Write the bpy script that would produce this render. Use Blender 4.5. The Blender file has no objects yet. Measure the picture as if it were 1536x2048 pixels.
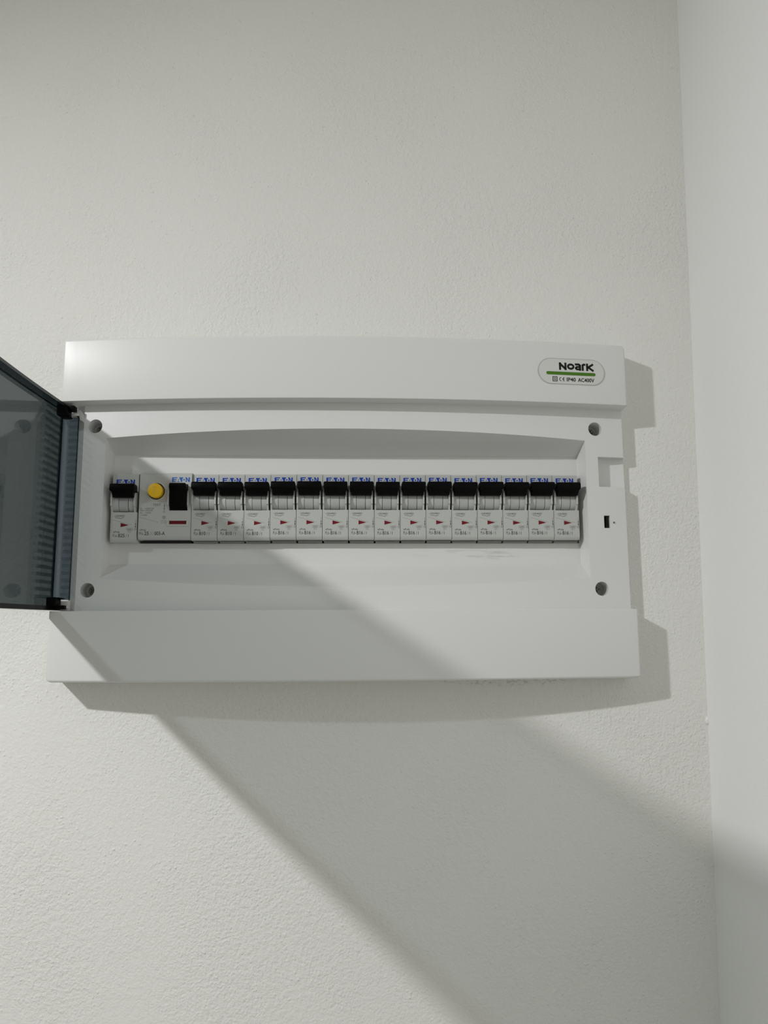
import bpy, bmesh, math, random
from mathutils import Vector, Matrix
random.seed(7)
SC = bpy.context.scene
MM = 0.001
PI = math.pi

# ------------------------------------------------------------------ camera
CAM = dict(loc=(2.37, -514.96, -0.2), yaw=-0.04216, pitch=0.14356, roll=-0.00486, f=1540.0)
cd = bpy.data.cameras.new('camera'); cam = bpy.data.objects.new('camera', cd)
SC.collection.objects.link(cam); SC.camera = cam
cd.sensor_fit = 'VERTICAL'; cd.sensor_height = 32.0; cd.lens = CAM['f'] / 2048 * 32.0
cd.clip_start = 0.01; cd.clip_end = 50
_y, _p, _r = CAM['yaw'], CAM['pitch'], CAM['roll']
fx = Vector((math.cos(_y), math.sin(_y), 0)); fy = Vector((-math.sin(_y), math.cos(_y), 0)); fz = Vector((0, 0, 1))
fwd = fy * math.cos(_p) + fz * math.sin(_p); upv = -fy * math.sin(_p) + fz * math.cos(_p)
rt = fx * math.cos(_r) + upv * math.sin(_r); up2 = -fx * math.sin(_r) + upv * math.cos(_r)
m4 = Matrix((rt, up2, -fwd)).transposed().to_4x4(); m4.translation = Vector(CAM['loc']) * MM
cam.matrix_world = m4

# ------------------------------------------------------------------ light
W = bpy.data.worlds.new('world'); SC.world = W; W.use_nodes = True
bg = W.node_tree.nodes['Background']
bg.inputs[0].default_value = (1.0, 0.985, 0.86, 1); bg.inputs[1].default_value = 0.29
LAMP = (-688, -590, 488)
ld = bpy.data.lights.new('ceiling_spot_lamp', 'AREA'); ld.shape = 'DISK'; ld.size = 0.042
ld.energy = 10.2; ld.color = (0.99, 0.99, 1.0)
lo = bpy.data.objects.new('ceiling_spot_lamp', ld); SC.collection.objects.link(lo)
lo.location = Vector(LAMP) * MM                                   # swivelling ceiling downlight, turned a little towards the panel
lo.rotation_mode = 'QUATERNION'; lo.rotation_quaternion = Vector((0.385, -0.25, -0.89)).to_track_quat('-Z', 'Y')
SC.view_settings.view_transform = 'Standard'; SC.view_settings.look = 'None'
SC.view_settings.gamma = 1.0; SC.view_settings.use_curve_mapping = False
SC.view_settings.exposure = 0.0
try:
    SC.cycles.max_bounces = 10; SC.cycles.diffuse_bounces = 5; SC.cycles.transparent_max_bounces = 24
except Exception: pass

# ------------------------------------------------------------------ helpers
def mat(name, col, rough=0.5, spec=0.5, **kw):
    m = bpy.data.materials.new(name); m.use_nodes = True
    b = m.node_tree.nodes['Principled BSDF']
    b.inputs['Base Color'].default_value = (*col, 1); b.inputs['Roughness'].default_value = rough
    b.inputs['Specular IOR Level'].default_value = spec
    for k, v in kw.items(): b.inputs[k].default_value = v
    return m
def N(m, t, **p):
    n = m.node_tree.nodes.new(t)
    for k, v in p.items(): setattr(n, k, v)
    return n
def L(m, a, b): m.node_tree.links.new(a, b)
def math_n(m, op, a, b=None, c=None):
    n = N(m, 'ShaderNodeMath', operation=op)
    for i, v in enumerate((a, b, c)):
        if v is None: continue
        if isinstance(v, (int, float)): n.inputs[i].default_value = v
        else: L(m, v, n.inputs[i])
    return n.outputs[0]
def noise(m, vec, scale, detail=4, rough=0.55):
    n = N(m, 'ShaderNodeTexNoise'); n.inputs['Scale'].default_value = scale
    n.inputs['Detail'].default_value = detail; n.inputs['Roughness'].default_value = rough
    L(m, vec, n.inputs['Vector']); return n.outputs['Fac']
def ramp(m, fac, lo_, hi):
    n = N(m, 'ShaderNodeMapRange'); n.inputs['From Min'].default_value = lo_; n.inputs['From Max'].default_value = hi
    L(m, fac, n.inputs['Value']); return n.outputs['Result']
def objm(name, verts, faces, material, parent=None, smooth=None, coll=None):
    me = bpy.data.meshes.new(name); me.from_pydata([tuple(c * MM for c in v) for v in verts], [], faces)
    return link(name, me, material, parent, smooth)
def link(name, me, material, parent=None, smooth=None, fixn=True):
    if fixn:
        bm = bmesh.new(); bm.from_mesh(me); bmesh.ops.recalc_face_normals(bm, faces=bm.faces); bm.to_mesh(me); bm.free()
    if material and not me.materials: me.materials.append(material)
    if smooth is not None:
        for p in me.polygons: p.use_smooth = True
        me.set_sharp_from_angle(angle=math.radians(smooth))
    o = bpy.data.objects.new(name, me); SC.collection.objects.link(o)
    if parent: o.parent = parent
    return o
def thing(name, label, cat, loc=(0, 0, 0), group=None):
    o = bpy.data.objects.new(name, None); SC.collection.objects.link(o)
    o.location = Vector(loc) * MM; o.empty_display_size = 0.01
    o['label'] = label; o['category'] = cat
    if group: o['group'] = group
    return o
class MB:
    """collects simple solids (mm) into one mesh"""
    def __init__(s): s.v = []; s.f = []
    def add(s, vs, fs):
        n = len(s.v); s.v += [tuple(v) for v in vs]; s.f += [tuple(i + n for i in f) for f in fs]; return s
    def box(s, x0, x1, y0, y1, z0, z1):
        vs = [(x, y, z) for x in (x0, x1) for y in (y0, y1) for z in (z0, z1)]
        return s.add(vs, [(0, 1, 3, 2), (4, 6, 7, 5), (0, 4, 5, 1), (2, 3, 7, 6), (0, 2, 6, 4), (1, 5, 7, 3)])
    def prism_x(s, prof, x0, x1):                       # prof: (y,z) loop
        n = len(prof); vs = [(x0, y, z) for y, z in prof] + [(x1, y, z) for y, z in prof]
        fs = [tuple(range(n)), tuple(range(2 * n - 1, n - 1, -1))] + [(i, i + n, (i + 1) % n + n, (i + 1) % n) for i in range(n)]
        return s.add(vs, fs)
    def prism_y(s, prof, y0, y1):                       # prof: (x,z) loop
        n = len(prof); vs = [(x, y0, z) for x, z in prof] + [(x, y1, z) for x, z in prof]
        fs = [tuple(range(n)), tuple(range(2 * n - 1, n - 1, -1))] + [(i, i + n, (i + 1) % n + n, (i + 1) % n) for i in range(n)]
        return s.add(vs, fs)
    def prism_z(s, prof, z0, z1):                       # prof: (x,y) loop
        n = len(prof); vs = [(x, y, z0) for x, y in prof] + [(x, y, z1) for x, y in prof]
        fs = [tuple(range(n)), tuple(range(2 * n - 1, n - 1, -1))] + [(i, i + n, (i + 1) % n + n, (i + 1) % n) for i in range(n)]
        return s.add(vs, fs)
    def loft_z(s, secs):                                # (z, halfwidth, yfront, yback, cx)
        vs = []
        for z, h, a, b, cx in secs: vs += [(cx - h, a, z), (cx + h, a, z), (cx + h, b, z), (cx - h, b, z)]
        n = len(secs); fs = [(0, 1, 2, 3), tuple(range(4 * n - 1, 4 * n - 5, -1))]
        for k in range(n - 1):
            for i in range(4): fs.append((4 * k + i, 4 * k + (i + 1) % 4, 4 * k + 4 + (i + 1) % 4, 4 * k + 4 + i))
        return s.add(vs, fs)
    def build(s, name, m, parent=None, smooth=None, bevel=0, seg=2, ang=30):
        o = objm(name, s.v, s.f, m, parent, smooth)
        if bevel:
            bm = bmesh.new(); bm.from_mesh(o.data)
            ed = [e for e in bm.edges if len(e.link_faces) == 2 and e.calc_face_angle(0) > math.radians(ang)]
            bmesh.ops.bevel(bm, geom=ed, offset=bevel * MM, segments=seg, affect='EDGES', profile=0.5, clamp_overlap=True)
            bm.to_mesh(o.data); bm.free()
            for p in o.data.polygons: p.use_smooth = True
            o.data.set_sharp_from_angle(angle=math.radians(smooth or 40))
        return o
def circ(cx, cz, r, n=32, a0=0, a1=2 * PI, full=True):
    k = n if full else n + 1
    return [(cx + r * math.cos(a0 + (a1 - a0) * i / n), cz + r * math.sin(a0 + (a1 - a0) * i / n)) for i in range(k)]
def stadium(cx, cz, w, h, n=14):
    r = h / 2
    return circ(cx + w / 2 - r, cz, r, n, -PI / 2, PI / 2, False) + circ(cx - w / 2 + r, cz, r, n, PI / 2, 3 * PI / 2, False)
def evaluated(o):
    dg = bpy.context.evaluated_depsgraph_get(); dg.update()
    return bpy.data.meshes.new_from_object(o.evaluated_get(dg))
def boolean(base, cutters, op='DIFFERENCE'):
    for c in cutters:
        md = base.modifiers.new('b', 'BOOLEAN'); md.operation = op; md.solver = 'EXACT'; md.object = c
    bpy.context.view_layer.update()
    me = evaluated(base); base.modifiers.clear(); base.data = me
    for c in cutters: bpy.data.objects.remove(c, do_unlink=True)
_txt = {}
def text_geo(s, size, bold=0.0, width=1.0, target_w=None, shear=0):
    """flat text -> verts (x,z) mm and faces, lower-left at 0,0; size = cap height in mm"""
    key = (s, size, bold, width, target_w, shear)
    if key in _txt: return _txt[key]
    cu = bpy.data.curves.new('t', 'FONT'); cu.body = s; cu.size = 1.0; cu.offset = bold; cu.resolution_u = 3; cu.shear = shear
    o = bpy.data.objects.new('t', cu); SC.collection.objects.link(o)
    bpy.context.view_layer.update()
    me = evaluated(o); bpy.data.objects.remove(o, do_unlink=True)
    vs = [(v.co.x, v.co.y) for v in me.vertices]; fs = [tuple(p.vertices) for p in me.polygons]
    x0 = min(v[0] for v in vs); x1 = max(v[0] for v in vs)
    k = size / 0.70
    kx = k * width if target_w is None else target_w / (x1 - x0)
    out = ([((x - x0) * kx, z * k) for x, z in vs], fs); _txt[key] = out
    return out
class Ink:
    """thin print lying on a front plane y"""
    def __init__(s, y, dx=0.0, dz=0.0): s.y = y; s.m = MB(); s.dx = dx; s.dz = dz
    def poly(s, pts): s.m.add([(x + s.dx, s.y, z + s.dz) for x, z in pts], [tuple(range(len(pts)))]); return s
    def text(s, t, x, z, size, bold=0.0, width=1.0, target_w=None):
        v, f = text_geo(t, size, bold, width, target_w); s.m.add([(x + a + s.dx, s.y, z + b + s.dz) for a, b in v], f); return s
    def line(s, pts, w):
        for (x0, z0), (x1, z1) in zip(pts, pts[1:]):
            d = math.hypot(x1 - x0, z1 - z0)
            if d < 1e-6: continue
            nx, nz = -(z1 - z0) / d * w / 2, (x1 - x0) / d * w / 2; ex, ez = (x1 - x0) / d * w * .3, (z1 - z0) / d * w * .3
            s.poly([(x0 + nx - ex, z0 + nz - ez), (x1 + nx + ex, z1 + nz + ez), (x1 - nx + ex, z1 - nz + ez), (x0 - nx - ex, z0 - nz - ez)])
        return s
    def ring(s, cx, cz, rx, rz, w, a0=0, a1=2 * PI, n=24):
        for i in range(n):
            a, b = a0 + (a1 - a0) * i / n, a0 + (a1 - a0) * (i + 1) / n
            s.poly([(cx + (rx - w / 2) * math.cos(a), cz + (rz - w / 2) * math.sin(a)), (cx + (rx + w / 2) * math.cos(a), cz + (rz + w / 2) * math.sin(a)),
                    (cx + (rx + w / 2) * math.cos(b), cz + (rz + w / 2) * math.sin(b)), (cx + (rx - w / 2) * math.cos(b), cz + (rz - w / 2) * math.sin(b))])
        return s
    def build(s, name, m, parent):
        me = bpy.data.meshes.new(name); me.from_pydata([tuple(c * MM for c in v) for v in s.m.v], [], s.m.f)
        for p in me.polygons:                                       # all print faces look into the room
            if p.normal.y > 0: p.flip()
        me.materials.append(m)
        o = bpy.data.objects.new(name, me); SC.collection.objects.link(o); o.parent = parent; return o

# ------------------------------------------------------------------ materials
def plaster(name, col, strength=0.5, grime=False):
    m = mat(name, col, 0.85, 0.25); b = m.node_tree.nodes['Principled BSDF']
    tc = N(m, 'ShaderNodeTexCoord').outputs['Object']
    n1 = noise(m, tc, 620, 3, 0.55); n2 = noise(m, tc, 290, 2, 0.5); n3 = noise(m, tc, 9, 3, 0.5)
    patch = ramp(m, n3, 0.40, 0.62)
    v = N(m, 'ShaderNodeTexVoronoi'); v.inputs['Scale'].default_value = 320; L(m, tc, v.inputs['Vector'])
    grain = ramp(m, v.outputs['Distance'], 0.30, 0.05)              # small round specks of roller paint
    keep = ramp(m, noise(m, tc, 60, 2), 0.50, 0.64)
    specks = math_n(m, 'MULTIPLY', grain, keep)
    h = math_n(m, 'ADD', math_n(m, 'MULTIPLY', n1, 1.0), math_n(m, 'MULTIPLY', n2, 0.8))
    h = math_n(m, 'MULTIPLY', h, math_n(m, 'MULTIPLY_ADD', patch, 0.55, 0.5))
    h = math_n(m, 'ADD', h, math_n(m, 'MULTIPLY', specks, 0.42))
    bp = N(m, 'ShaderNodeBump'); bp.inputs['Strength'].default_value = strength; bp.inputs['Distance'].default_value = 0.0011
    L(m, h, bp.inputs['Height']); L(m, bp.outputs[0], b.inputs['Normal'])
    # faint unevenness of the paint itself
    big = noise(m, tc, 3.0, 2)
    mx = N(m, 'ShaderNodeMix', data_type='RGBA'); L(m, ramp(m, big, 0.3, 0.7), mx.inputs['Factor'])
    mx.inputs['A'].default_value = (*[c * 0.975 for c in col], 1); mx.inputs['B'].default_value = (*[min(1, c * 1.015) for c in col], 1)
    outc = mx.outputs['Result']
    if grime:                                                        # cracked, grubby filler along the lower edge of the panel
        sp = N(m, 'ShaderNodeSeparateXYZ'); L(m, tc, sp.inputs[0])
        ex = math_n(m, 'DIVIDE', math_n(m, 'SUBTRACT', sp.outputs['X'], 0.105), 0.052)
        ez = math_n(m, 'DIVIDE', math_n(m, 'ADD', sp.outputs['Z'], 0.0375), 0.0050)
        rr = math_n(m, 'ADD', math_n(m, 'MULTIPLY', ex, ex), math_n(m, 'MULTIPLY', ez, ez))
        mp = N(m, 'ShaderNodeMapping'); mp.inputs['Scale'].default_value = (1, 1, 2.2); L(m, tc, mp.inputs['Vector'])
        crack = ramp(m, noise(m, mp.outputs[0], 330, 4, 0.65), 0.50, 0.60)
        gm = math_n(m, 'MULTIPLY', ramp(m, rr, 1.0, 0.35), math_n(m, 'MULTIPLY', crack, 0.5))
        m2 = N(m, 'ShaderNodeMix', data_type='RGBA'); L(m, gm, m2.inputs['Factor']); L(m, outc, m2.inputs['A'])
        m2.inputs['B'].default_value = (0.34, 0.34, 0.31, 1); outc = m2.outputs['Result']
    L(m, outc, b.inputs['Base Color'])
    return m
M = {}
M['wall'] = plaster('wall_plaster', (0.80, 0.80, 0.772), 0.62, True)
M['wall_smooth'] = plaster('side_wall_plaster', (0.80, 0.80, 0.795), 0.18)
M['ceiling'] = plaster('ceiling_paint', (0.80, 0.80, 0.78), 0.2)
M['floor'] = mat('floor_tile', (0.16, 0.15, 0.13), 0.4)
# glossy white moulded plastic of the panel
m = mat('white_moulded_plastic', (0.715, 0.722, 0.71), 0.33, 0.33); M['plastic'] = m
b = m.node_tree.nodes['Principled BSDF']; tc = N(m, 'ShaderNodeTexCoord').outputs['Object']
bp = N(m, 'ShaderNodeBump'); bp.inputs['Strength'].default_value = 0.08; bp.inputs['Distance'].default_value = 0.0002
L(m, noise(m, tc, 900, 2), bp.inputs['Height']); L(m, bp.outputs[0], b.inputs['Normal'])
# the cover: same plastic, with a small dirty smear below the breakers
m = mat('cover_plastic', (0.715, 0.722, 0.71), 0.32, 0.42); M['cover'] = m
b = m.node_tree.nodes['Principled BSDF']; tc = N(m, 'ShaderNodeTexCoord').outputs['Object']
sp = N(m, 'ShaderNodeSeparateXYZ'); L(m, tc, sp.inputs[0])
mp = N(m, 'ShaderNodeMapping'); mp.inputs['Scale'].default_value = (26, 1, 230); L(m, tc, mp.inputs['Vector'])
st = ramp(m, noise(m, mp.outputs[0], 1.0, 4, 0.6), 0.53, 0.66)
ex = math_n(m, 'DIVIDE', math_n(m, 'SUBTRACT', sp.outputs['X'], 0.092), 0.055)
ez = math_n(m, 'DIVIDE', math_n(m, 'SUBTRACT', sp.outputs['Z'], 0.0462), 0.0042)
rr = math_n(m, 'ADD', math_n(m, 'MULTIPLY', ex, ex), math_n(m, 'MULTIPLY', ez, ez))
msk = math_n(m, 'MULTIPLY', ramp(m, rr, 1.0, 0.2), math_n(m, 'MULTIPLY', st, 0.55))
mx = N(m, 'ShaderNodeMix', data_type='RGBA'); L(m, msk, mx.inputs['Factor'])
mx.inputs['A'].default_value = (0.715, 0.722, 0.71, 1); mx.inputs['B'].default_value = (0.36, 0.36, 0.32, 1)
L(m, mx.outputs['Result'], b.inputs['Base Color'])
bp = N(m, 'ShaderNodeBump'); bp.inputs['Strength'].default_value = 0.08; bp.inputs['Distance'].default_value = 0.0002
L(m, noise(m, tc, 900, 2), bp.inputs['Height']); L(m, bp.outputs[0], b.inputs['Normal'])
M['grey'] = mat('light_grey_breaker_plastic', (0.50, 0.515, 0.495), 0.5, 0.35)
M['hub'] = mat('grey_switch_drum_plastic', (0.45, 0.465, 0.455), 0.45, 0.4)
M['step'] = mat('shade_toned_breaker_base', (0.27, 0.275, 0.265), 0.6, 0.2)  # breaker grey darkened, the shade under the noses is in the colour
M['black'] = mat('black_switch_plastic', (0.003, 0.003, 0.003), 0.42, 0.06)
M['gap'] = mat('gap_shade_plastic', (0.03, 0.03, 0.03), 0.8, 0.1)  # near-black colour carrying the shade of narrow gaps
M['blue'] = mat('blue_print', (0.008, 0.05, 0.36), 0.5, 0.2)
M['ink'] = mat('grey_print', (0.09, 0.09, 0.088), 0.6, 0.2)
M['faint'] = mat('pale_grey_print', (0.30, 0.305, 0.295), 0.6, 0.2)
M['blackink'] = mat('black_print', (0.01, 0.01, 0.01), 0.5, 0.2)
M['green'] = mat('green_print', (0.07, 0.19, 0.014), 0.5, 0.2)
M['red'] = mat('red_indicator', (0.15, 0.006, 0.012), 0.45, 0.25)
M['yellow'] = mat('yellow_button_plastic', (0.86, 0.52, 0.01), 0.4, 0.45)
M['badge'] = mat('clear_coated_badge', (0.66, 0.66, 0.64), 0.12, 0.55)
M['steel'] = mat('zinc_screw', (0.22, 0.21, 0.19), 0.4, 0.5, Metallic=1.0)
M['dark'] = mat('dark_box_interior', (0.02, 0.02, 0.02), 0.9, 0.1)
# smoky transparent lid plastic: the tint deepens with the real path length through the sheet
def smoke(name, tint, refl=1.0, rough=0.04):
    m = bpy.data.materials.new(name); m.use_nodes = True; nt = m.node_tree; nt.nodes.clear()
    out = N(m, 'ShaderNodeOutputMaterial'); tr = N(m, 'ShaderNodeBsdfTransparent'); gl = N(m, 'ShaderNodeBsdfGlossy')
    gl.inputs['Roughness'].default_value = rough; gl.inputs['Color'].default_value = (refl, refl, refl, 1)
    g = N(m, 'ShaderNodeNewGeometry'); vm = N(m, 'ShaderNodeVectorMath', operation='DOT_PRODUCT')
    L(m, g.outputs['Normal'], vm.inputs[0]); L(m, g.outputs['Incoming'], vm.inputs[1])
    ca = math_n(m, 'ABSOLUTE', vm.outputs['Value']); cs = math_n(m, 'MAXIMUM', ca, 0.22)
    inv = math_n(m, 'DIVIDE', 1.0, cs)
    cc = N(m, 'ShaderNodeCombineColor')
    for i, c in enumerate(tint): L(m, math_n(m, 'POWER', c, inv), cc.inputs[i])
    L(m, cc.outputs[0], tr.inputs['Color'])
    fr = math_n(m, 'MULTIPLY_ADD', math_n(m, 'POWER', math_n(m, 'SUBTRACT', 1.0, ca), 5.0), 0.96, 0.04)   # Schlick, same on both faces of the sheet
    mx = N(m, 'ShaderNodeMixShader'); L(m, fr, mx.inputs[0]); L(m, tr.outputs[0], mx.inputs[1]); L(m, gl.outputs[0], mx.inputs[2])
    L(m, mx.outputs[0], out.inputs['Surface']); return m
M['smoke'] = smoke('smoky_transparent_plastic', (0.595, 0.62, 0.625), 1.0, 0.05)
M['smoke_rim'] = smoke('smoky_rim_plastic', (0.52, 0.55, 0.56), 0.9, 0.10)
M['smoke_hinge'] = smoke('smoky_hinge_plastic', (0.34, 0.38, 0.41), 0.9, 0.10)
M['smoke_edge'] = smoke('smoky_thick_edge_plastic', (0.16, 0.18, 0.19), 0.8, 0.15)
M['smoke_rib'] = smoke('smoky_transparent_rib_plastic', (0.92, 0.93, 0.93), 0.3, 0.2)

# ------------------------------------------------------------------ the room
def wall_y(x): return 10.0 - 0.0105 * x          # the panel sits a hair out of parallel with the wall
def wall_back():
    # a wall with the rectangular pocket the panel is let into
    xs = [-2200, -178.5, 181.5, 246]; zs = [-1900, 15, 139, 508]
    v = []; f = []
    for x in xs:
        for z in zs: v.append((x, wall_y(x), z))
    for i in range(3):
        for j in range(3):
            if i == 1 and j == 1: continue
            a = i * 4 + j; f.append((a, a + 4, a + 5, a + 1))
    # lower-right/upper-right corners follow the leaning side wall
    n = len(v)
    for x in (-178.5, 181.5):
        for z in (15, 139): v.append((x, 90, z))
    A, B, C_, D = 5, 6, 9, 10
    f += [(A, B, n + 1, n), (C_, D, n + 3, n + 2), (A, C_, n + 2, n), (B, D, n + 3, n + 1), (n, n + 1, n + 3, n + 2)]
    v = [(side_x(z) + 3 if x == 246 else x, y, z) for x, y, z in v]
    o = objm('wall_back', v, f, M['wall']); o['kind'] = 'structure'; return o
def side_x(z): return 242.8 + 0.0215 * z
wall_back()
sw = objm('wall_right', [(side_x(-1900), 14, -1900), (side_x(508), 14, 508), (side_x(508), -1400, 508), (side_x(-1900), -1400, -1900),
                         (side_x(-1900) + 80, 14, -1900), (side_x(508) + 80, 14, 508), (side_x(508) + 80, -1400, 508), (side_x(-1900) + 80, -1400, -1900)],
          [(0, 1, 2, 3), (7, 6, 5, 4), (0, 4, 5, 1), (2, 6, 7, 3), (1, 5, 6, 2), (0, 3, 7, 4)], M['wall_smooth']); sw['kind'] = 'structure'
ce = MB().box(-2200, 340, -1400, 33, 508, 560).build('ceiling', M['ceiling']); ce['kind'] = 'structure'
fl = MB().box(-2200, 340, -1400, 33, -1960, -1900).build('floor', M['floor']); fl['kind'] = 'structure'
# a blob of paint and a few plaster crumbs in the corner joint
def blob(parent, x, y, z, rx, ry, rz, name='paint_blob'):
    bm = bmesh.new(); bmesh.ops.create_icosphere(bm, subdivisions=2, radius=1.0)
    for v_ in bm.verts:
        q = 1 + 0.12 * math.sin(5 * v_.co.z + 3 * v_.co.x)
        v_.co = Vector((x + v_.co.x * rx * q, y + v_.co.y * ry, z + v_.co.z * rz)) * MM
    me = bpy.data.meshes.new(name); bm.to_mesh(me); bm.free()
    o = link(name, me, M['wall_smooth'], parent, 60); return o
blob(sw, side_x(-66) - 0.3, 7.2, -66, 1.6, 1.4, 2.7)

# ------------------------------------------------------------------ the distribution panel
HWB = 191.0; BUL = 13.0
def bul(x): return BUL * (1 - (x / HWB) ** 2) if abs(x) < HWB else 0.0
panel = thing('distribution_panel', 'white wall-mounted electrical distribution panel with a swung-open smoky door', 'electrical panel', (0, 10, 8))
def under(o, par):                                  # parent, keeping world-space vertices where they are
    o.parent = par; o.matrix_parent_inverse = Matrix.Translation(-Vector(par.location)) if par.parent is None else Matrix.Identity(4)
    return o
def front(x):
    y = -bul(x)
    if x < -178: y += (-178 - x) * 0.85
    return y
NX = 72
xs = sorted(set([-184.5 + (190 + 184.5) * i / NX for i in range(NX + 1)] + [-178.0]))
v = []; f = []
def slab(xs, yf, z0, z1, yb, flare=0):
    v = []; f = []
    for i, x in enumerate(xs):
        xb = x + (flare if i == len(xs) - 1 else 0)
        v += [(x, yf(x), z0), (x, yf(x), z1), (xb, yb(x), z1), (xb, yb(x), z0)]
    n = len(xs)
    for i in range(n - 1):
        for k in range(4): f.append((4 * i + k, 4 * i + (k + 1) % 4, 4 * i + 4 + (k + 1) % 4, 4 * i + 4 + k))
    f += [(0, 1, 2, 3), tuple(4 * (n - 1) + k for k in (3, 2, 1, 0))]
    return v, f
v, f = slab(xs, front, 7.0, 148.5, lambda x: wall_y(x) - 0.15, 2.6)
plate = objm('cover', v, f, M['cover'])
tub = MB().box(-177, 177, 5, 17, 16.5, 137.5).build('tub', M['cover'])
boolean(plate, [tub], 'UNION')
cut = []
Xi, Zt, Zb, R = 160.8, 115.0, 40.0, 12.0
Xi2 = 158.6
kx, kt, kb = 0.11, 0.55, 0.66                       # draft of the recess walls
y1 = -40.0; d = R - y1
vv = [(-Xi, R, Zb), (Xi, R, Zb), (Xi, R, Zt), (-Xi, R, Zt),
      (-Xi - kx * d, y1, Zb - kb * d), (Xi + kx * d, y1, Zb - kb * d), (Xi + kx * d, y1, Zt + kt * d), (-Xi - kx * d, y1, Zt + kt * d)]
cut.append(objm('c', vv, [(0, 1, 2, 3), (4, 5, 6, 7), (0, 1, 5, 4), (1, 2, 6, 5), (2, 3, 7, 6), (3, 0, 4, 7)], None))
cut.append(MB().box(-160.4, 160.4, 8, 30, 54.2, 102.0).build('c', None))
SCREWS = [(-170.15, 132.0), (170.15, 132.0), (-170.15, 22.06), (170.15, 22.06)]
for x, z in SCREWS: cut.append(MB().prism_y(circ(x, z, 4.75, 48), -30, 10.5).build('c', None))
cut.append(MB().box(173.9, 178.1, -30, 40, 63.2, 71.8).build('c', None))
cut.append(MB().box(176.0, 182.5, 0.2, 40, 61, 74).build('c', None))
cut.append(MB().box(171.4, 230, -30, 4.6, 91.6, 112.5).build('c', None))
boolean(plate, cut)
plate.data.materials.clear(); plate.data.materials.append(M['cover'])
for p in plate.data.polygons: p.material_index = 0; p.use_smooth = True
plate.data.set_sharp_from_angle(angle=math.radians(12))
plate.name = 'front_cover'; under(plate, panel)
# tiny rim line beside the latch slot
dimple = MB().prism_y(circ(180.9, 67.0, 0.55, 12), -1.9, -1.2).build('moulding_dimple', M['ink'], None); under(dimple, panel)
# the two bands, bulging in plan like the cover
def band(name, z0, z1, draft0, draft1, r):
    n = 48; xs = [-HWB + 2 * HWB * i / n for i in range(n + 1)]
    v = []; f = []
    for x in xs:
        yf = -10.0 - bul(x); yb = wall_y(x) - 0.15
        v += [(x, yf, z0), (x, yf, z1), (x, yb, z1 + draft1), (x, yb, z0 - draft0)]
    for i in range(n):
        for k in range(4): f.append((4 * i + k, 4 * i + (k + 1) % 4, 4 * i + 4 + (k + 1) % 4, 4 * i + 4 + k))
    f += [(0, 1, 2, 3), tuple(4 * n + k for k in (3, 2, 1, 0))]
    return v, f
def make_band(name, z0, z1, dlow, dhigh, top):
    v, f = band(name, z0, z1, dlow, dhigh, 0)
    o = objm(name, v, f, M['plastic'])
    bm = bmesh.new(); bm.from_mesh(o.data)
    def pick(fn): return [e for e in bm.edges if len(e.link_faces) == 2 and e.calc_face_angle(0) > 0.5 and fn(e)]
    wl = bm.edges.layers.float.get('bevel_weight_edge') or bm.edges.layers.float.new('bevel_weight_edge')
    zz = z1 if top else z0
    for e in pick(lambda e: True):
        a, b_ = [q.co / MM for q in e.verts]
        mz = (a.z + b_.z) / 2; my = (a.y + b_.y) / 2; mx_ = abs((a.x + b_.x) / 2)
        isend = mx_ > HWB - 0.1; outer = abs(mz - zz) < 4 and abs(a.z - b_.z) < 4
        if isend and abs(a.y - b_.y) > 8 and outer: e[wl] = 1.0           # outer corner, running back to the wall
        elif outer and my < 5 and not (isend and abs(a.y - b_.y) > 8): e[wl] = 0.48         # long front edge
        elif isend and abs(a.z - b_.z) > 20 and my < 5: e[wl] = 0.30      # short front edges
        elif abs(mz - (z0 if top else z1)) < 4 and my < 5 and not (isend and abs(a.y - b_.y) > 8): e[wl] = 0.10
    bm.to_mesh(o.data); bm.free()
    md = o.modifiers.new('v', 'BEVEL'); md.limit_method = 'WEIGHT'; md.width = 3.6 * MM; md.segments = 5; md.use_clamp_overlap = True
    bpy.context.view_layer.update(); me = evaluated(o); o.modifiers.clear(); o.data = me
    for p in me.polygons: p.use_smooth = True
    me.set_sharp_from_angle(angle=math.radians(35))
    return under(o, panel)
topb = make_band('top_band', 146.9, 189.9, 1.5, 1.2, True)
botb = make_band('bottom_band', -36.2, 8.5, 1.2, 0.0, False)
# screws at the bottom of their wells
for i, (x, z) in enumerate(SCREWS):
    # pan head with a cross slot
    hd = MB().prism_y(circ(x, z, 2.9, 32), 8.6, 10.5).build('screw', M['steel'], None)
    a = 0.5 + i * 0.9
    c1 = []
    for q in (a, a + PI / 2):
        ux, uz = math.cos(q), math.sin(q); px, pz = -uz, ux
        c1.append(MB().prism_y([(x + ux * 1.9 + px * .45, z + uz * 1.9 + pz * .45), (x - ux * 1.9 + px * .45, z - uz * 1.9 + pz * .45),
                                (x - ux * 1.9 - px * .45, z - uz * 1.9 - pz * .45), (x + ux * 1.9 - px * .45, z + uz * 1.9 - pz * .45)], 4, 9.9).build('c', None))
    boolean(hd, c1)
    hd.data.materials.clear(); hd.data.materials.append(M['steel'])
    for p in hd.data.polygons: p.material_index = 0
    under(hd, panel)
# dark box behind the cover
bb = MB().box(-176, 181, 70, 74, 18, 136).box(-177.5, -176, 17.2, 74, 18, 136).box(179.6, 181.2, 17.2, 74, 18, 136).box(-176, 176, 17.2, 70, 136, 137.5).box(-176, 176, 17.2, 70, 16.5, 18)
under(bb.build('back_box', M['dark']), panel)
rail = MB().box(-165, 165, 62, 70, 61, 96).build('mounting_rail', M['steel']); under(rail, panel)

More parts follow.
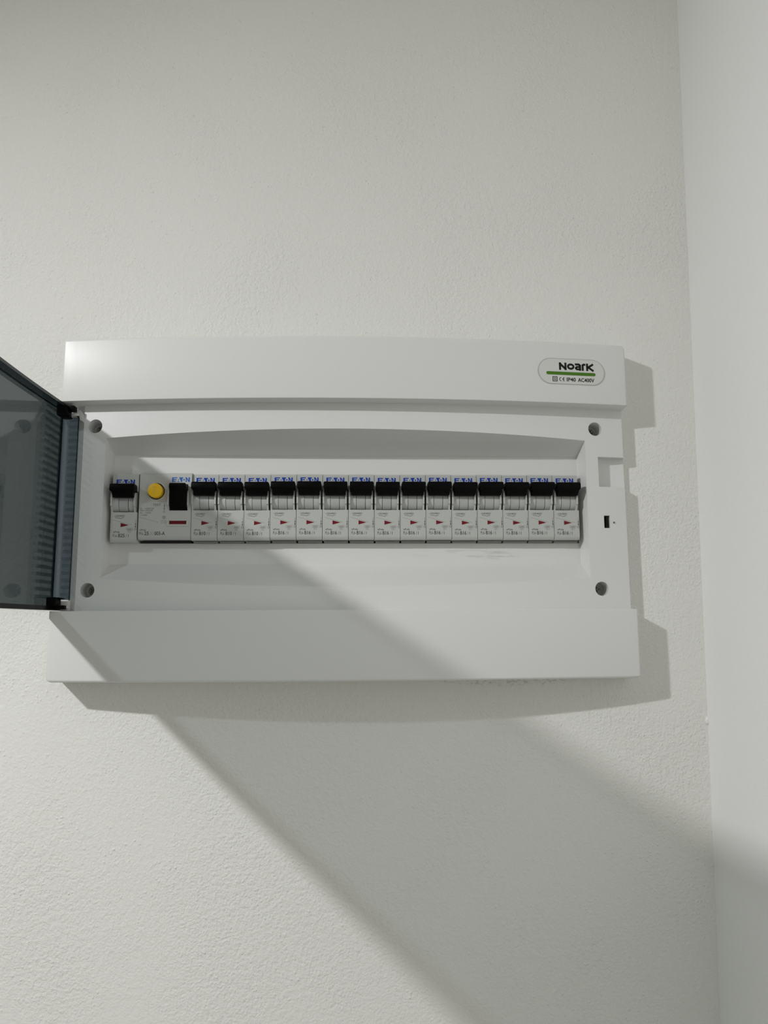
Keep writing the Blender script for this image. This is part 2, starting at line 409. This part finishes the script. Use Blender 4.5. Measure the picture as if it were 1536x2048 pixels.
# oval badge on the top band, tangent to the bulge
bx = 151.9; by = -10 - bul(bx); slope = 2 * BUL * bx / HWB ** 2
bdg = MB().prism_y(stadium(0, 0, 46.6, 17.3, 16), -0.35, 1.2).build('badge', M['badge'], None, smooth=30)
bdg.parent = panel
bdg.matrix_local = Matrix.Translation(Vector((bx, by + 0.12, 168.9)) * MM - Vector(panel.location)) @ Matrix.Rotation(math.atan(slope), 4, 'Z')
bdg['label'] = 'oval glossy badge with black and green print'
k = Ink(-0.12)
g = MB()
ringp = stadium(0, 0, 47.6, 18.3, 16); ringi = stadium(0, 0, 46.7, 17.4, 16); n = len(ringp)
g.add([(x, -0.25, z) for x, z in ringp] + [(x, -0.25, z) for x, z in ringi], [(i, (i + 1) % n, (i + 1) % n + n, i + n) for i in range(n)])
rim = g.build('badge_rim', M['hub'], bdg)
k = Ink(-0.42)
H = 4.45; z0 = 1.35; t = 1.45
k.line([(-8.2, z0), (-8.2, z0 + H)], t).line([(-8.25, z0 + H - .4), (-4.3, z0 + .4)], t * 1.05).line([(-4.3, z0), (-4.3, z0 + H)], t)
k.ring(-0.55, z0 + H / 2, 1.95, H / 2 - t / 2, t)
k.line([(2.9, z0 + H - .5), (5.3, z0 + H - .5), (6.1, z0 + H - 1.2), (6.1, z0)], t).line([(6.1, z0 + .5), (3.7, z0 + .5), (3.1, z0 + 1.1), (3.1, z0 + 1.5), (3.7, z0 + 2.1), (6.1, z0 + 2.25)], t * .9)
k.line([(8.0, z0), (8.0, z0 + H - 1.0), (8.6, z0 + H - .5), (9.6, z0 + H - .5)], t)
k.line([(11.2, z0), (11.2, z0 + H)], t).line([(15.2, z0 + H - .2), (12.0, z0 + 2.2), (15.4, z0 - .1)], t)
k.build('badge_lettering', M['blackink'], bdg)
k = Ink(-0.42); k.poly(stadium(-0.5, -1.45, 35.2, 2.25, 8)).build('green_stripe', M['green'], bdg)
k = Ink(-0.42); z0 = -6.9
for x0, x1, w in ((-13.6, -10.6, .5), (-12.7, -11.5, .35)):
    c_ = (x0 + x1) / 2; h_ = (x1 - x0) / 2; zc = z0 + 1.35
    k.line([(c_ - h_, zc - h_), (c_ + h_, zc - h_), (c_ + h_, zc + h_), (c_ - h_, zc + h_), (c_ - h_, zc - h_)], w)
k.ring(-7.6, z0 + 1.3, 1.25, 1.2, .45, PI * .5, PI * 1.5, 12); k.ring(-5.3, z0 + 1.3, 1.15, 1.2, .45, PI * .5, PI * 1.5, 12); k.line([(-6.4, z0 + 1.3), (-5.4, z0 + 1.3)], .4)
k.text('IP40', -3.7, z0, 2.6, 0.022, target_w=6.4).text('AC400V', 4.2, z0, 2.6, 0.022, target_w=11.8)
k.build('badge_small_print', M['blackink'], bdg)

# ------------------------------------------------------------------ the open door (lid)
LX = -193.4; LT = 1.9; Z0, Z1 = 9.6, 145.6; WID = 366.0
def lid_x(s): return LX - 9.0 * 4 * (s / WID) * (1 - s / WID) + s * 0.045
NS = 56; Y0 = 1.5
path = [(lid_x(WID * i / NS), Y0 - WID * i / NS) for i in range(NS + 1)]
def off(path, dx): return [(x + dx, y) for x, y in path]
# shell: face sheet + top/bottom/far flanges + the hinge-side wall, as one moulding seen from above as a thin U
g = MB()
outer = off(path, -LT)
def sheet(pa, pb, z0, z1): g.prism_z(pa + pb[::-1], z0, z1)
sheet(path, outer, Z0 + 2.3, Z1 - LT)
FW = 5.6
fx_, fy_ = path[-1]
lidm = g.build('door', M['smoke'], None, smooth=20); under(lidm, panel)
lidm['label'] = 'smoky transparent door swung open on the left'
for za, zb, mm_ in ((Z1 - LT, Z1, 'smoke_rim'), (Z0 - .6, Z0 + 2.3, 'smoke_edge')):
    g = MB(); sheet(off(path, FW), outer, za, zb); g.build('door_rim', M[mm_], lidm, smooth=20)
g = MB(); g.box(fx_ - LT, fx_ + FW, fy_ - LT, fy_ - .05, Z0, Z1); g.build('door_rim', M['smoke_rim'], lidm)
# hinge-side wall (rounded inner corner) facing the room now that the door is open
prof = [(LX, Y0 - 2.4)] + [(LX + 4.2 - 4.2 * math.cos(a), Y0 - 2.5 + 4.2 * math.sin(a)) for a in [PI / 2 * i / 6 for i in range(1, 7)]] + [(-183.2, Y0 + 1.7)]
prof2 = [(-183.2, Y0 + 3.4), (LX + 3.0, Y0 + 3.4), (LX + .2, Y0 + 2.2), (LX - LT + .3, Y0 + .2), (LX - LT, Y0 + 0.05), (LX - .05, Y0 + 0.05), (LX - .05, Y0 - 2.4)]
hw = MB().prism_z(prof + prof2, 16.0, 139.5).build('hinge_wall', M['smoke_hinge'], lidm, smooth=50)
# ribs moulded inside the door next to the hinge, wrapping onto the hinge wall
rib0 = None
for i in range(27):
    z = 17.6 + i * 4.72
    if rib0 is None:
        rib0 = MB().box(LX + .02, LX + 0.22, -29.5 + Y0, Y0 - 2.6, -1.05, 1.05).build('rib', M['smoke_rib'], lidm, bevel=0)
        r_ = rib0
    else:
        r_ = rib0.copy(); SC.collection.objects.link(r_)
    r_.parent = lidm; r_.location = (0, 0, z * MM)
rib1 = None
for i in range(26):
    z = 19.5 + i * 4.72
    if rib1 is None:
        rib1 = MB().box(LX + 4.0, -183.6, Y0 + 1.45, Y0 + 1.65, -1.15, 1.15).build('hinge_wall_rib', M['smoke_rib'], lidm); r_ = rib1
    else:
        r_ = rib1.copy(); SC.collection.objects.link(r_)
    r_.parent = lidm; r_.location = (0, 0, z * MM)
# black hinge clips and the white pin seats of the cover
c = MB().box(-193.3, -186.6, -11, -1, 138.6, 144.4).box(-187.5, -182.6, -9, -3, 141.2, 144.6)
c.prism_y([(-193.3, 138.8), (-186.4, 138.8), (-184.8, 137.0), (-187.0, 136.3), (-190.5, 136.4), (-193.0, 137.4)], -11, -3)
c.build('hinge_clip', M['black'], lidm, bevel=0.35)
c = MB().box(-193.0, -187.2, -11, -1, 11.8, 17.4).box(-188, -182.4, -9, -4, 9.7, 12.2).prism_y([(-187.4, 16.2), (-184.2, 16.4), (-184.0, 17.0), (-187.4, 17.4)], -6, -3)
c.build('hinge_clip', M['black'], lidm, bevel=0.35)
w = MB().box(-187.5, -182.2, -2.2, 6, 139.4, 141.2).box(-184.0, -181.6, -1.5, 6, 139.4, 143.5)
under(w.build('hinge_seat', M['plastic'], None, bevel=0.2), panel)
w = MB().box(-188.0, -181.6, -0.5, 6, 8.8, 15.2).prism_y(circ(-183.2, 11.0, 1.0, 16), -4.2, 0)
under(w.build('hinge_seat', M['plastic'], None, bevel=0.2), panel)
crescent = MB().prism_y([(-181.4, 144.0), (-179.4, 141.3), (-178.0, 138.0), (-177.4, 134.0), (-179.3, 135.6), (-181.2, 136.6), (-182.0, 141.0)], -1.6, 3)
under(crescent.build('hinge_cheek', M['plastic'], None, bevel=0.25), panel)

# ------------------------------------------------------------------ breakers
PITCH = 17.6
NY = 3.0                                           # front of the noses
def drum(g, x0, x1, r, cy, cz, a0, a1, n=20):
    pr = [(cy - r * math.cos(a0 + (a1 - a0) * i / n), cz + r * math.sin(a0 + (a1 - a0) * i / n)) for i in range(n + 1)]
    pr += [(cy + 1.0, cz + r * math.sin(a1)), (cy + 1.0, cz + r * math.sin(a0))]
    g.prism_x(pr, x0, x1)
def logo(k, x, z, s):
    def P(pts): k.poly([(x + a * s, z + b_ * s) for a, b_ in pts])
    P([(0, 0), (.34, 0), (.34, 1), (0, 1)])
    P([(.34, .78), (1.06, .78), (1.15, 1), (.34, 1)]); P([(.34, .40), (.90, .40), (.98, .60), (.34, .60)]); P([(.34, 0), (.74, 0), (.82, .21), (.34, .21)])
    P([(1.24, .36), (1.48, .36), (1.36, .72)]); P([(1.10, 0), (1.62, 0), (1.56, .17), (1.16, .17)])
    P([(1.46, 1), (1.55, .76), (2.34, .76), (2.34, 1)]); P([(1.84, 0), (2.16, 0), (2.16, .76), (1.84, .76)]); P([(1.60, .64), (1.84, .2), (1.84, .76), (1.55, .76)])
    P([(x_, z_) for x_, z_ in circ(2.52, .48, .17, 14)])
    P([(2.82, 0), (3.10, 0), (3.10, 1), (2.74, 1), (2.88, .7), (2.88, .3)]); P([(3.10, 1), (3.10, .62), (3.44, 0), (3.44, .38)]); P([(3.44, 0), (3.74, 0), (3.74, 1), (3.44, 1)])
def housing_profile(zt=101.0, zb=56.0):
    return [(NY, 76.2), (NY, 58.6), (NY + .35, 57.4), (NY + 1.3, zb + .25), (NY + 1.9, zb), (60, zb), (60, 101), (61, 101), (61, zt), (5, zt), (4.4, zt - .6), (4.4, 90.5), (11.5, 90.0), (11.5, 76.2)]
def marks(k, kf, x, code):
    x += 1.15; k.dz = kf.dz = -0.85
    k.text('~230/400V', x + .9, 74.0, 1.15, 0.01, target_w=7.4)
    k.line([(x + 2.0, 73.3), (x + 4.4, 73.1), (x + 6.0, 72.7), (x + 6.5, 73.3), (x + 7.6, 73.4)], .25)
    kf.line([(x + .4, 71.9), (x + 12.7, 68.6)], .22)
    kf.line([(x + 9.6, 65.0), (x + 13.9, 65.0), (x + 13.9, 66.4), (x + 9.6, 66.4), (x + 9.6, 65.0)], .18)
    k.text('6000', x + 10.3, 65.25, .85, 0.0, target_w=2.9)
    kf.line([(x + 10.7, 63.5), (x + 12.7, 63.5), (x + 12.7, 64.8), (x + 10.7, 64.8), (x + 10.7, 63.5)], .18); k.text('3', x + 11.3, 63.7, .85)
    k.line([(x + 15.6, 72.0), (x + 15.6, 66.2)], .16).poly([(x + 15.2, 68.7), (x + 16.0, 68.7), (x + 15.6, 70.0)]).poly([(x + 15.2, 66.9), (x + 16.0, 66.9), (x + 15.75, 68.2), (x + 15.45, 68.2)]).ring(x + 15.5, 65.5, .55, .6, .2)
    k.text('xPole', x + .9, 63.2, 1.2, 0.015, target_w=4.4)
    k.text('PL6-', x + .9, 60.3, 2.1, 0.0, target_w=3.1); k.text(code, x + 4.5, 60.25, 2.35, 0.02, target_w=4.2); k.text('/1', x + 9.4, 60.2, 2.1, -0.005, target_w=1.8)
def lever(half_top, half_low, cx, ztop, zlow):
    g = MB()
    g.loft_z([(zlow, half_low, -1.2, 4, cx), (zlow + .9, half_low, -2.6, 4, cx), (88.9, half_low + .1, -4.6, 4, cx), (89.8, half_top - .1, -5.5, 4, cx), (90.6, half_top, -5.7, 3, cx),
              (93.4, half_top - .05, -5.6, 3, cx), (ztop - .4, half_top - .15, -4.9, 2.8, cx), (ztop, half_top - .6, -4.6, 2.4, cx)])
    return g
MESH = {}
def make_breaker(code, loc, label, group):
    root = thing('circuit_breaker', label, 'circuit breaker', loc, group)
    x = -PITCH / 2
    if 'h' not in MESH:
        g = MB().prism_x(housing_profile(), x + .15, -x - .15)
        for s in (-1, 1):                              # guard cheeks either side of the switch
            xa, xb = (x + .2, x + 1.25) if s < 0 else (-x - 2.15, -x - 1.1)
            g.prism_x([(12, 76.2), (NY, 76.2), (1.6, 79.6), (.4, 80.2), (.4, 87.8), (1.2, 89.2), (4.4, 90.5), (12, 90.5)], xa, xb)
        drum(g, x + 1.25, x + 5.25, 7.2, 9.2, 83.0, -1.25, 0.9); drum(g, x + 11.7, x + 15.5, 7.2, 9.2, 83.0, -1.25, 0.9)
        o = g.build('housing', M['grey'], root, smooth=25)
        g = MB(); drum(g, x + 5.55, x + 11.35, 7.35, 9.2, 83.0, -0.98, 0.9); h = g.build('switch_drum', M['hub'], root, smooth=25)
        g = MB(); drum(g, x + 5.2, x + 11.75, 6.6, 9.2, 83.0, -1.12, 0.9); d_ = g.build('drum_gap', M['gap'], root, smooth=25)  # black core standing in for the shade in the slits beside the drum
        l_ = lever(8.1, 6.9, x + 9.0, 94.5, 85.7).build('switch_lever', M['black'], root, bevel=0.35, smooth=40)
        st = MB().box(x + 1.0, x + 17.3, 8.6, 50, 54.35, 55.6).build('lower_step', M['step'], root)
        k = Ink(NY - .03); k.poly([(x + 6.9, 69.0), (x + 12.3, 67.55), (x + 6.9, 66.1)]); fl_ = k.build('status_flag', M['red'], root)
        k = Ink(4.4 - .03); logo(k, x + 2.5, 95.4, 3.3); bl = k.build('brand_lettering', M['blue'], root)
        MESH['h'] = [o, h, d_, l_, st, fl_, bl]
    else:
        for src in MESH['h']:
            c_ = src.copy(); SC.collection.objects.link(c_); c_.parent = root
    if code not in MESH:
        k = Ink(NY - .03); kf = Ink(NY - .025); marks(k, kf, x, code)
        a = k.build('printed_marking', M['ink'], root); b_ = kf.build('fine_marking', M['faint'], root); MESH[code] = [a, b_]
    else:
        for src in MESH[code]:
            c_ = src.copy(); SC.collection.objects.link(c_); c_.parent = root
    if code == 'B25':                                  # sits a little low: its nose reaches down over the step
        for c_ in list(root.children):
            if c_.name.startswith('lower_step'): bpy.data.objects.remove(c_, do_unlink=True)
            elif c_.name.startswith('housing'):
                c_.data = c_.data.copy()
                for v_ in c_.data.vertices:
                    if v_.co.z > 0.0995: v_.co.z += 0.0016
    return root
X0 = -158.4
ord3 = ['first', 'second', 'third']
b10lab = ['grey circuit breaker marked B10 directly beside the double-width device with the yellow button',
          'middle one of the three grey circuit breakers marked B10',
          'grey circuit breaker marked B10, next to the first B16 breaker']
for i in range(3):
    make_breaker('B10', (X0 + (3.5 + i) * PITCH, 0, -0.45), b10lab[i], 'circuit breakers in the row')
ordn = ['first', 'second', 'third', 'fourth', 'fifth', 'sixth', 'sixth', 'fifth', 'fourth', 'third', 'second', 'last']
for i in range(12):
    if i == 0: lb = 'grey circuit breaker marked B16, next to the last B10 breaker'
    elif i == 11: lb = 'grey circuit breaker marked B16, at the right end of the row'
    elif i < 6: lb = 'grey circuit breaker marked B16, %s of the twelve B16 counted from the B10 side' % ordn[i]
    else: lb = 'grey circuit breaker marked B16, %s of the twelve B16 counted from the right end' % ordn[i]
    make_breaker('B16', (X0 + (6.5 + i) * PITCH, random.uniform(-.15, .15), [0, .1, 0, .05, -.1, 0, .1, -.15, .05, -.1, 0, -.15][i]), lb, 'circuit breakers in the row')

make_breaker('B25', (X0 + 8.3, -0.7, -1.95), 'grey circuit breaker marked B25, at the left end of the row', 'circuit breakers in the row')

# residual current device, two modules wide
rc = thing('residual_current_device', 'double-width grey residual current switch with a round yellow test button', 'circuit breaker', (X0 + PITCH, 0, 0))
w2 = 2 * PITCH
g = MB()
prof = [(NY, 58.6), (NY + .35, 57.4), (NY + 1.3, 56.25), (NY + 1.9, 56), (60, 56), (60, 101.4), (4.2, 101.4), (NY, 100.6)]
g.prism_x(prof, .2, w2 - .2)
hs = g.build('housing', M['grey'], None)
cuts = [MB().box(20.3, 32.6, -5, 12, 75.6, 93.6).build('c', None), MB().prism_y(circ(11.5, 88.6, 5.75, 40), -5, 8).build('c', None), MB().box(20.6, 32.1, -5, 4.0, 66.3, 68.6).build('c', None)]
boolean(hs, cuts)
hs.data.materials.clear(); hs.data.materials.append(M['grey'])
for p in hs.data.polygons: p.material_index = 0; p.use_smooth = True
hs.data.set_sharp_from_angle(angle=math.radians(25)); hs.parent = rc
g = MB()
for xa, xb in ((19.4, 20.5), (32.6, 33.7)):
    g.prism_x([(4, 75.8), (NY, 75.8), (1.4, 78.4), (.6, 79.2), (.6, 87.2), (1.4, 88.6), (4, 90)], xa, xb)
g.build('switch_guard', M['grey'], rc)
g = MB(); ro = stadium(11.5, 88.6, 12.6, 12.6, 20); ri = circ(11.5, 88.6, 5.75, 42)
n = 40; a_ = circ(11.5, 88.6, 6.5, n); b__ = circ(11.5, 88.6, 5.7, n)
vv = [(x, NY - .5, z) for x, z in b__] + [(x, NY + .05, z) for x, z in a_] + [(x, NY + 3, z) for x, z in b__]
ff = [(i, (i + 1) % n, (i + 1) % n + n, i + n) for i in range(n)] + [(i + 2 * n, (i + 1) % n + 2 * n, (i + 1) % n, i) for i in range(n)]
g.add(vv, ff); g.build('button_collar', M['grey'], rc, smooth=40)
bt = MB().prism_y(circ(11.5, 88.6, 4.85, 40), -1.6, 7).build('test_button', M['yellow'], rc, bevel=0.4)
k = Ink(-1.63); k.line([(9.9, 90.9), (13.1, 90.9)], .35).line([(11.5, 90.9), (11.5, 86.5)], .35); tm = mat('yellow_relief_shade', (0.74, 0.44, 0.01), 0.5); k.build('button_letter', tm, bt)  # shade of the engraved letter painted flat in darker yellow
g = MB()
g.loft_z([(76.1, 5.30, 2.2, 11, 26.9), (78, 5.35, .2, 11, 26.9), (84, 5.40, -1.6, 11, 26.9), (88.5, 5.45, -4.0, 10, 26.9), (91, 5.55, -5.0, 6, 26.9), (92.8, 5.35, -4.8, 3, 26.85), (93.3, 5.05, -4.2, 2.6, 26.85)])
g.build('switch_lever', M['black'], rc, bevel=0.4)
MB().box(20.7, 32.0, 3.6, 3.9, 66.35, 68.55).build('status_window', M['red'], rc)
g = MB()
for x0_, x1_, z0_, z1_ in ((19.2, 20.5, 64.9, 70.0), (32.2, 33.6, 64.9, 70.0), (20.5, 32.2, 68.7, 70.0), (20.5, 32.2, 64.9, 66.2)): g.box(x0_, x1_, NY - .35, NY + .2, z0_, z1_)
g.build('window_bezel', M['grey'], rc)
MB().box(1.5, w2 - 1, 8.8, 50, 54.35, 55.6).build('lower_step', M['gap'], rc)
k = Ink(NY - .03); logo(k, 21.6, 95.1, 3.2); k.build('brand_lettering', mat('bright_blue_print', (0.01, 0.11, 0.42), 0.5), rc)
k = Ink(NY - .03, .5, -.75); kf = Ink(NY - .025, .5, -.75)
k.text('TEST', 8.9, 79.4, 1.5, 0.0, target_w=5.2)
for z, s, wd in ((77.2, 'In   =500/3A', 8.9), (75.9, 'I\u0394n =0,03A', 8.2), (74.3, 'In   =25A', 7.0)): k.text(s, .9, z, 1.0, 0.0, target_w=wd)
k.text('~230V', .9, 72.7, 1.0, 0.0, target_w=4.8)
kf.line([(.3, 71.8), (12.4, 68.5), (12.2, 68.1)], .22)
k.text('xPole', .6, 62.6, 1.2, 0.01, target_w=4.4)
k.text('PF6-', .4, 59.7, 2.1, 0, target_w=3.3); k.text('25', 4.0, 59.7, 2.4, 0.02, target_w=2.9); kf.text('/2/', 7.2, 59.7, 2.1, 0, target_w=2.9); k.text('003-A', 10.6, 59.7, 2.4, 0.02, target_w=7.0)
k.line([(16.6, 81.2), (16.6, 76.2)], .16).poly([(16.2, 79.2), (17.0, 79.2), (16.6, 80.4)]).poly([(16.2, 77.4), (17.0, 77.4), (16.6, 78.6)]).ring(16.6, 75.4, .5, .5, .18)
k.ring(16.6, 71.7, 1.0, 1.0, .2, 0, 2 * PI, 8).ring(16.6, 71.7, .5, .5, .18, 0, 2 * PI, 8)
kf.line([(15.0, 67.9), (18.0, 67.9), (18.0, 69.6), (15.0, 69.6), (15.0, 67.9)], .2).line([(15.4, 68.7), (16.2, 69.1), (16.9, 68.4), (17.6, 68.8)], .18)
k.build('printed_marking', M['ink'], rc); kf.build('fine_marking', M['faint'], rc)
